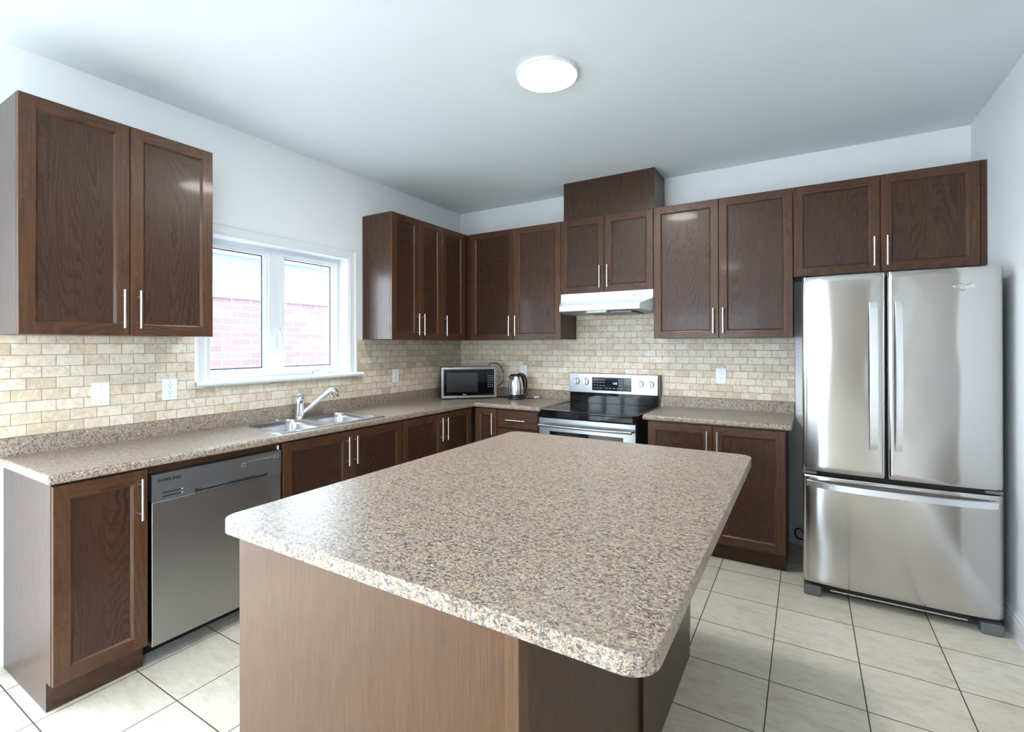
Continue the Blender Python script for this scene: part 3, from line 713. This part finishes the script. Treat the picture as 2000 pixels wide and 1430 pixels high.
# ------------------------------------------------------------------ range hood
hd = thing('range_hood', (1.662, -.16, 1.67), 'white under-cabinet range hood above the range', 'range hood')
hx0, hx1 = 1.284, 2.0415
bm = BM()
A = [(hx0, -.326, 1.8245), (hx1, -.326, 1.8245)]
B = [(hx0, -.330, 1.762), (hx1, -.330, 1.762)]
Cc = [(1.342, -.480, 1.713), (1.984, -.480, 1.713)]
D = [(1.342, -.482, 1.672), (1.984, -.482, 1.672)]
E_ = [(hx0, -.300, 1.662), (hx1, -.300, 1.662)]
Fk = [(hx0, -.009, 1.662), (hx1, -.009, 1.662)]; Gk = [(hx0, -.009, 1.8245), (hx1, -.009, 1.8245)]
V = {k: [bm.verts.new(p) for p in pts] for k, pts in dict(A=A, B=B, C=Cc, D=D, E=E_, F=Fk, G=Gk).items()}
def fq(*v): bm.faces.new(v)
for a, b in (('A', 'B'), ('B', 'C'), ('C', 'D')): fq(V[a][0], V[b][0], V[b][1], V[a][1])
fq(V['B'][0], V['E'][0], V['D'][0], V['C'][0]); fq(V['B'][1], V['C'][1], V['D'][1], V['E'][1])
fq(V['A'][0], V['G'][0], V['F'][0], V['E'][0], V['B'][0]); fq(V['A'][1], V['B'][1], V['E'][1], V['F'][1], V['G'][1])
fq(V['G'][0], V['A'][0], V['A'][1], V['G'][1]); fq(V['F'][0], V['G'][0], V['G'][1], V['F'][1])
hs = obj('hood_shell', bm, M_ENAMEL, hd, bevel=.002)
bm = BM(); bm.faces.new([bm.verts.new(p) for p in (D[0], D[1], E_[1], Fk[1], Fk[0], E_[0])])
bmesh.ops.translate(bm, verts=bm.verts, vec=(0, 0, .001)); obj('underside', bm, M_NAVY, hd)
boxo('grease_filter', (1.52, 1.90, -.40, -.08, 1.655, 1.666), plain('filter_mesh_grey', (.16, .17, .17), .4, metal=.6), hd)
boxo('lamp_cover', (1.56, 1.72, -.45, -.41, 1.655, 1.672), plain('hood_lamp_cover', (.75, .74, .66), .3), hd)
TH = FY(-.3275)
bm = BM(); rectframe(bm, 1.855, 1.945, 1.779, 1.811, .0012, 0, .0016, TH)
box(bm, 1.885, 1.915, 1.784, 1.788, 0, .0016, T=TH)
for u in (1.868, 1.925): rectframe(bm, u - .006, u + .008, 1.794, 1.804, .001, 0, .0016, TH)
obj('switch_panel', bm, M_GREY, hd)
bm = BM(); rectframe(bm, 1.60, 1.80, 1.778, 1.812, .001, 0, .0012, TH); obj('front_vent_outline', bm, plain('pale_grey', (.62, .66, .68), .4), hd)

# ------------------------------------------------------------------ refrigerator
fr = thing('refrigerator', (3.415, -.4, 0), 'stainless steel french-door refrigerator with bottom freezer drawer', 'refrigerator')
RX0, RX1 = 3.000, 3.832
boxo('body', (RX0 + .006, RX1 - .006, -.690, -.045, .035, 1.770), M_FSIDE, fr, bevel=.004)
def prof(x):
    s = (x - RX0) / (RX1 - RX0); q = 2 * s - 1
    return .022 * (1 - abs(q) ** 4.0) - .018 * max(0, (s - .955) / .045) ** 1.3
SEED = {}
def surf(x, z, x0, x1, z0, z1, seed):
    ex = max(0, min(x - x0, x1 - x)); ez = max(0, min(z - z0, z1 - z))
    fall = min(1, ex / .05) * min(1, ez / .08)
    wv = noise.noise(Vector((x * 2.6 + seed, z * 2.3, seed))) * .0044 + noise.noise(Vector((x * 6 + seed, z * 4.2, seed + 9))) * .0011
    rd = .008 * (max(0, 1 - ex / .010)) ** 2 + .004 * (max(0, 1 - ez / .008)) ** 2
    return -.775 - prof(x) - wv * fall + rd
def panel(name, x0, x1, z0, z1, seed, parent=fr, wob=1.0):
    nx, nz = 46, 70; bm = BM(); g = []
    yb = -.700
    for j in range(nz + 1):
        row = []
        for i in range(nx + 1):
            x = x0 + (x1 - x0) * i / nx; z = z0 + (z1 - z0) * j / nz
            row.append(bm.verts.new((x, surf(x, z, x0, x1, z0, z1, seed), z)))
        g.append(row)
    for j in range(nz):
        for i in range(nx): bm.faces.new((g[j][i], g[j][i + 1], g[j + 1][i + 1], g[j + 1][i]))
    # returns to the body
    def strip(vs):
        bk_ = [bm.verts.new((v.co.x, yb, v.co.z)) for v in vs]
        for k in range(len(vs) - 1): bm.faces.new((vs[k], bk_[k], bk_[k + 1], vs[k + 1]))
    strip(g[0]); strip(list(reversed(g[-1]))); strip([r[0] for r in reversed(g)]); strip([r[-1] for r in g])
    o = obj(name, bm, M_STEEL, parent, smooth='all')
    m_ = o.modifiers.new('s', 'EDGE_SPLIT'); m_.split_angle = math.radians(60)
    return o
MX = 3.378
dl = panel('door', RX0, MX - .006, .702, 1.783, 3.1); dr = panel('door', MX + .006, RX1, .702, 1.783, 8.7)
fz_ = panel('freezer_drawer', RX0, RX1, .078, .674, 14.2)
dl['label'] = 'left fridge door'; dr['label'] = 'right fridge door'
bm = BM(); box(bm, RX0 + .012, RX1 - .012, -.74, -.69, .072, 1.765); obj('door_gasket', bm, M_DARK, fr)
def vhandle(door_o, x0, x1, z0, z1):
    bm = BM(); n = 24; rings = []
    for k in range(n + 1):
        s = k / n; z = z0 + (z1 - z0) * s; w = .022 + .034 * math.sin(PI * s) ** .7
        yf = -.775 - prof((x0 + x1) / 2) - w
        rings.append([bm.verts.new(p) for p in ((x0, yf + .012, z), (x0 + .002, yf, z), (x1 - .002, yf, z), (x1, yf + .012, z))])
    for a, b in zip(rings, rings[1:]):
        for i in range(4): bm.faces.new((a[i], a[(i + 1) % 4], b[(i + 1) % 4], b[i]))
    bm.faces.new(list(reversed(rings[0]))); bm.faces.new(rings[-1])
    for z in (z0 + .004, z1 - .024): box(bm, x0 + .004, x1 - .004, -.775 - prof(x0) - .020, -.775 - prof(x0) + .002, z, z + .02)
    obj('handle', bm, M_FHANDLE, door_o)
vhandle(dl, 3.303, 3.340, .850, 1.628); vhandle(dr, 3.411, 3.441, .855, 1.628)
bm = BM(); n = 30; rings = []
for k in range(n + 1):
    s = k / n; x = 3.018 + (3.803 - 3.018) * s; w = .020 + .036 * math.sin(PI * s) ** .7; yf = -.775 - prof(x) - w
    rings.append([bm.verts.new(p) for p in ((x, yf + .012, .614), (x, yf, .616), (x, yf, .648), (x, yf + .012, .650))])
for a, b in zip(rings, rings[1:]):
    for i in range(4): bm.faces.new((a[i], b[i], b[(i + 1) % 4], a[(i + 1) % 4]))
bm.faces.new(rings[0]); bm.faces.new(list(reversed(rings[-1])))
for x in (3.020, 3.780): box(bm, x, x + .02, -.775 - prof(x) - .018, -.775 - prof(x) + .002, .618, .646)
bmesh.ops.recalc_face_normals(bm, faces=bm.faces); obj('handle', bm, M_FHANDLE, fz_)
for x in (3.004, 3.762): boxo('hinge_cover', (x, x + .064, -.775, -.70, .680, .696), M_GREY, fr, bevel=.002)
boxo('base_grille', (RX0 + .10, RX1 - .10, -.735, -.70, .030, .072), M_DARK, fr)
boxo('grille_trim', (RX0 + .13, RX1 - .13, -.742, -.736, .030, .036), M_HANDLE, fr)
for x in (3.004, 3.742): boxo('foot', (x, x + .084, -.785, -.66, .001, .055), M_GREY, fr, bevel=.008)
for x in (3.03, 3.73): boxo('rear_roller', (x, x + .05, -.12, -.07, .001, .04), M_GREY, fr)
LT = lambda u, v, w: (3.681 + u, surf(3.681 + u, 1.684 + v, MX + .006, RX1, .702, 1.783, 8.7) - w - .0008, 1.684 + v)
obj('logo_lettering', text_bm('Whirlpool', .021, LT, .0008, .95), M_FHANDLE, dr)
bm = BM()
def swoosh(pts, wd):
    for (a, b) in zip(pts, pts[1:]):
        quad(bm, [LT(a[0], a[1] - wd, -.0002), LT(b[0], b[1] - wd, -.0002), LT(b[0], b[1] + wd, -.0002), LT(a[0], a[1] + wd, -.0002)])
swoosh([(-.045 + .09 * k / 16 * .85, .022 - .018 * math.sin(PI * k / 16) + .004 * k / 16) for k in range(17)], .0016)
swoosh([(-.018 + .026 * k / 8, -.012 + .003 * math.sin(k)) for k in range(9)], .0016)
swoosh([(-.030 + .05 * k / 8, .013 + .006 * math.sin(k * .6)) for k in range(9)], .001)
obj('logo_swoosh', bm, M_GREY, dr)
# fridge power cord lying behind, in the gap
bm = BM(); tube(bm, smooth_path([(3.000, -.06, .10), (2.985, -.055, .125), (2.960, -.05, .122), (2.948, -.055, .095), (2.962, -.065, .066), (2.985, -.07, .060), (3.0005, -.075, .062)]), .004, 8)
tag(obj('power_cord', bm, M_BLACK, smooth=True), 'thin black cord looped at the baseboard in the gap beside the fridge', 'cord', 'black power cords')

# ------------------------------------------------------------------ island
IX0, IX1, IY0, IY1 = 1.585, 2.814, -3.236, -1.596
il = thing('island_cabinet', (2.1, -2.4, 0), 'brown oak kitchen island base with plain panels', 'kitchen island')
boxo('body', (1.690, 2.544, -3.198, -1.690, .10, .878), M_SIDE, il)
boxo('toe_kick', (1.72, 2.52, -3.15, -1.745, .0, .10), M_KICK, il)
boxo('front_panel', (1.668, 2.545, -3.220, -3.199, .001, .878), M_ISL, il, bevel=.001, seg=1)
boxo('corner_post', (2.5455, 2.576, -3.235, -3.199, .001, .878), M_ISL, il, bevel=.002)
boxo('side_panel', (2.545, 2.556, -3.198, -2.426, .001, .878), M_SIDE, il)
boxo('side_panel', (2.545, 2.566, -2.425, -1.690, .001, .878), M_SIDE, il, bevel=.002)
boxo('side_panel', (1.668, 1.689, -3.198, -1.690, .001, .878), M_SIDE, il)
TI = FY(-1.689, 1)
for a, b, h in ((-2.566, -2.118, ('r', 'hi')), (-2.118, -1.670, ('l', 'hi'))): door(il, TI, a + G, b - G, .117, .873, h)
bm = BM(); prism(bm, rrect(IX0, IX1, IY0, IY1, .055, 10), .8785, .916)
t = obj('island_countertop', bm, M_GRAN, bevel=.0015, seg=2, base=(2.2, -2.4, .878), angle=50)
tag(t, 'large brown speckled laminate countertop with rounded corners on the island', 'countertop')

# ------------------------------------------------------------------ microwave
mc = Vector((.408, -.408, 0)); mu = Vector((.719, .695, 0)).normalized(); mn = Vector((mu.y, -mu.x, 0))
TM = lambda u, v, w: tuple(mc + mu * u + mn * w + Vector((0, 0, v)))
mv = thing('microwave', (mc.x - .1, mc.y + .06, CT), 'stainless-framed black microwave angled in the counter corner', 'microwave')
MW = .252
bm = BM(); box(bm, -MW + .014, MW - .014, .934, 1.204, -.285, -.022, T=TM); obj('body', bm, M_BLKMAT, mv, bevel=.004)
bm = BM(); cells(bm, [-MW, -MW + .022, MW - .024, MW], [.930, .951, 1.187, 1.208], lambda u, v: not (-MW + .022 < u < MW - .024 and .951 < v < 1.187), -.022, .004, TM)
ff = obj('front_frame', bm, M_RSTEEL, mv, bevel=.003)
bm = BM(); box(bm, -MW + .021, .150, .950, 1.188, -.021, .0015, T=TM); md = obj('door', bm, M_BLKGLASS, mv)
bm = BM(); box(bm, .1515, MW - .023, .950, 1.188, -.021, .0010, T=TM); mp_ = obj('control_panel', bm, M_BLKGLASS, mv)
bm = BM(); box(bm, -.205, .075, .985, 1.158, .0015, .0019, T=TM); obj('door_window', bm, plain('tinted_door_window', (.030, .033, .036), .10), md)
bm = BM()
for row in range(6):
    for cc in range(3):
        if row in (3,) and cc != 1: pass
        u = .168 + cc * .019; v = 1.125 - row * .0195; box(bm, u, u + .010, v, v + .004, .0010, .0013, T=TM)
obj('keypad_legends', bm, M_LEGEND, mp_)
obj('brand_lettering', text_bm('Rival', .016, lambda u, v, w: TM(-.045 + u, .958 + v, .0016 + w), .0003), M_WPRINT, md)
for u in (-.21, .21):
    for w in (-.05, -.26):
        bm = BM(); lathe(bm, [(.014, 0), (.012, .0135)], TM(u, CT + .0005, w), 12); obj('foot', bm, M_BLACK, mv)
bm = BM(); tube(bm, smooth_path([(.38, -.045, 1.213), (.40, -.06, 1.232), (.455, -.075, 1.236), (.52, -.09, 1.224), (.565, -.10, 1.18), (.585, -.10, 1.12), (.575, -.10, 1.07), (.545, -.105, 1.035), (.50, -.10, 1.02)]), .0042, 8)
obj('cord', bm, M_BLACK, mv, smooth=True)

# ------------------------------------------------------------------ kettle
kx, ky, kz = .772, -.190, CT + .0005
kr = Vector((.856, .517, 0))
kt = thing('electric_kettle', (kx, ky, kz), 'stainless and black electric kettle on its base beside the microwave', 'kettle')
obj('power_base', lathe(BM(), [(.076, 0), (.078, .006), (.076, .018), (.070, .024)], (kx, ky, kz), 36), M_BLACK, kt, smooth=True)
obj('lower_ring', lathe(BM(), [(.070, .024), (.070, .042), (.068, .044)], (kx, ky, kz), 36), M_BLACK, kt, smooth=True)
# body leans slightly inwards to the top
obj('steel_body', lathe(BM(), [(.0690, .044), (.069, .09), (.067, .13), (.062, .165), (.054, .192), (.048, .205)], (kx, ky, kz), 40), steel('kettle_steel', (.78, .79, .80), .16, .3), kt, smooth=True)
obj('lid', lathe(BM(), [(.0465, .2045), (.046, .214), (.040, .222), (.022, .227), (.0, .228)][:4], (kx, ky, kz), 36), M_BLACK, kt, smooth=True)
K = lambda r, h: Vector((kx, ky, kz)) + kr * r + Vector((0, 0, h))
bm = BM(); P = smooth_path([K(.015, .220), K(.042, .222), K(.068, .205), K(.083, .165), K(.085, .120), K(.077, .080), K(.062, .052)], 5)
tube(bm, P, [.013 + .004 * math.sin(PI * k / 30) for k in range(31)], 14); h_ = obj('handle', bm, M_BLACK, kt, smooth=True)
bm = BM(); tube(bm, [K(.040, .050), K(.046, .10), K(.044, .15), K(.034, .200)], [.026, .029, .026, .020], 14); obj('handle_spine', bm, M_BLACK, kt, smooth=True)
bm = BM(); tube(bm, [K(-.030, .212), K(-.048, .200), K(-.060, .184)], [.020, .018, .012], 12); obj('spout', bm, M_BLACK, kt, smooth=True)
bm = BM(); tube(bm, [K(-.060, .060), K(-.0645, .10), K(-.060, .150)], [.010, .011, .009], 10); obj('water_gauge', bm, M_GREY, kt, smooth=True)
bm = BM(); zc = CT + .0046
tube(bm, smooth_path([(.70, -.155, zc), (.66, -.11, zc), (.60, -.085, zc), (.53, -.10, zc), (.50, -.15, zc), (.56, -.18, zc), (.63, -.17, zc), (.69, -.175, zc)]), .004, 8)
obj('cord_slack', bm, M_BLACK, kt, smooth=True)
bm = BM(); tube(bm, [(.848, -.150, zc), (.885, -.115, zc), (.91, -.095, zc)], .004, 8)
cdk = obj('cord', bm, M_BLACK, kt, smooth=True)
bm = BM(); tube(bm, [(.905, -.10, CT + .014), (.945, -.075, CT + .014)], [.013, .011], 12); obj('plug', bm, plain('clear_plug', (.55, .55, .55), .2), cdk, smooth=True)

# ------------------------------------------------------------------ outlets
def outlet(T, u, v, label, duplex=True, w=.072, h=.117):
    r = thing('wall_outlet' if duplex else 'blank_wall_plate', T(u, v, .0072), label, 'outlet' if duplex else 'wall plate', 'white duplex outlets' if duplex else None)
    bm = BM(); box(bm, u - w / 2, u + w / 2, v - h / 2, v + h / 2, .0072, .0125, T=T); pl = obj('cover_plate', bm, M_WHITE, r, bevel=.002)
    if duplex:
        bm = BM(); box(bm, u - .0165, u + .0165, v - .034, v + .034, .0125, .0140, T=T); rc = obj('receptacle', bm, M_WHITE, r, bevel=.001)
        bm = BM()
        for s in (-.0175, .0175):
            box(bm, u - .0075, u - .0055, v + s + .001, v + s + .009, .0139, .0143, T=T); box(bm, u + .0055, u + .0075, v + s + .001, v + s + .008, .0139, .0143, T=T)
            prism(bm, [(u + .0028 * math.cos(2 * PI * k / 10), v + s - .0065 + .0028 * math.sin(2 * PI * k / 10)) for k in range(10)], .0139, .0143, T=T)
        obj('socket_slots', bm, M_GSLOT, rc)
    bm = BM()
    for s in (-.042, .042): prism(bm, [(u + .003 * math.cos(2 * PI * k / 10), v + s + .003 * math.sin(2 * PI * k / 10)) for k in range(10)], .0124, .0133, T=T)
    obj('screws', bm, M_LEGEND, pl)
    return r
outlet(FX(0), -2.968, 1.167, 'white blank wall plate on the tiles, leftmost beside the outlet', False)
outlet(FX(0), -2.660, 1.165, 'white duplex outlet on the tiles just left of the window sill')
outlet(FX(0), -.930, 1.147, 'white duplex outlet on the tiles between window and microwave')
outlet(FY(0), .7475, 1.162, 'white duplex outlet on the tiles behind the kettle')
outlet(FY(0), 2.466, 1.171, 'white duplex outlet on the tiles right of the range')

# ------------------------------------------------------------------ ceiling lights
def ceiling_light(x, y, label):
    r = thing('ceiling_light', (x, y, H), label, 'ceiling light', 'round flush ceiling lights' if False else None)
    bm = BM(); lathe(bm, [(.153, -.001), (.153, -.015), (.149, -.018), (.145, -.018), (.145, -.012)], (x, y, H), 48); obj('rim', bm, M_TRIM, r, smooth=True)
    bm = BM(); lathe(bm, [(.1445, -.013), (.142, -.018), (.130, -.022), (.100, -.026), (.055, -.028), (.012, -.029)], (x, y, H), 48); obj('diffuser', bm, M_LAMP, r, smooth=True)
    return r
ceiling_light(1.930, -1.845, 'round white flush ceiling light, switched on, above the island')
ceiling_light(1.930, -5.6, 'added unseen round ceiling light behind the viewer, for fill')  # second fixture added out of view as fill light
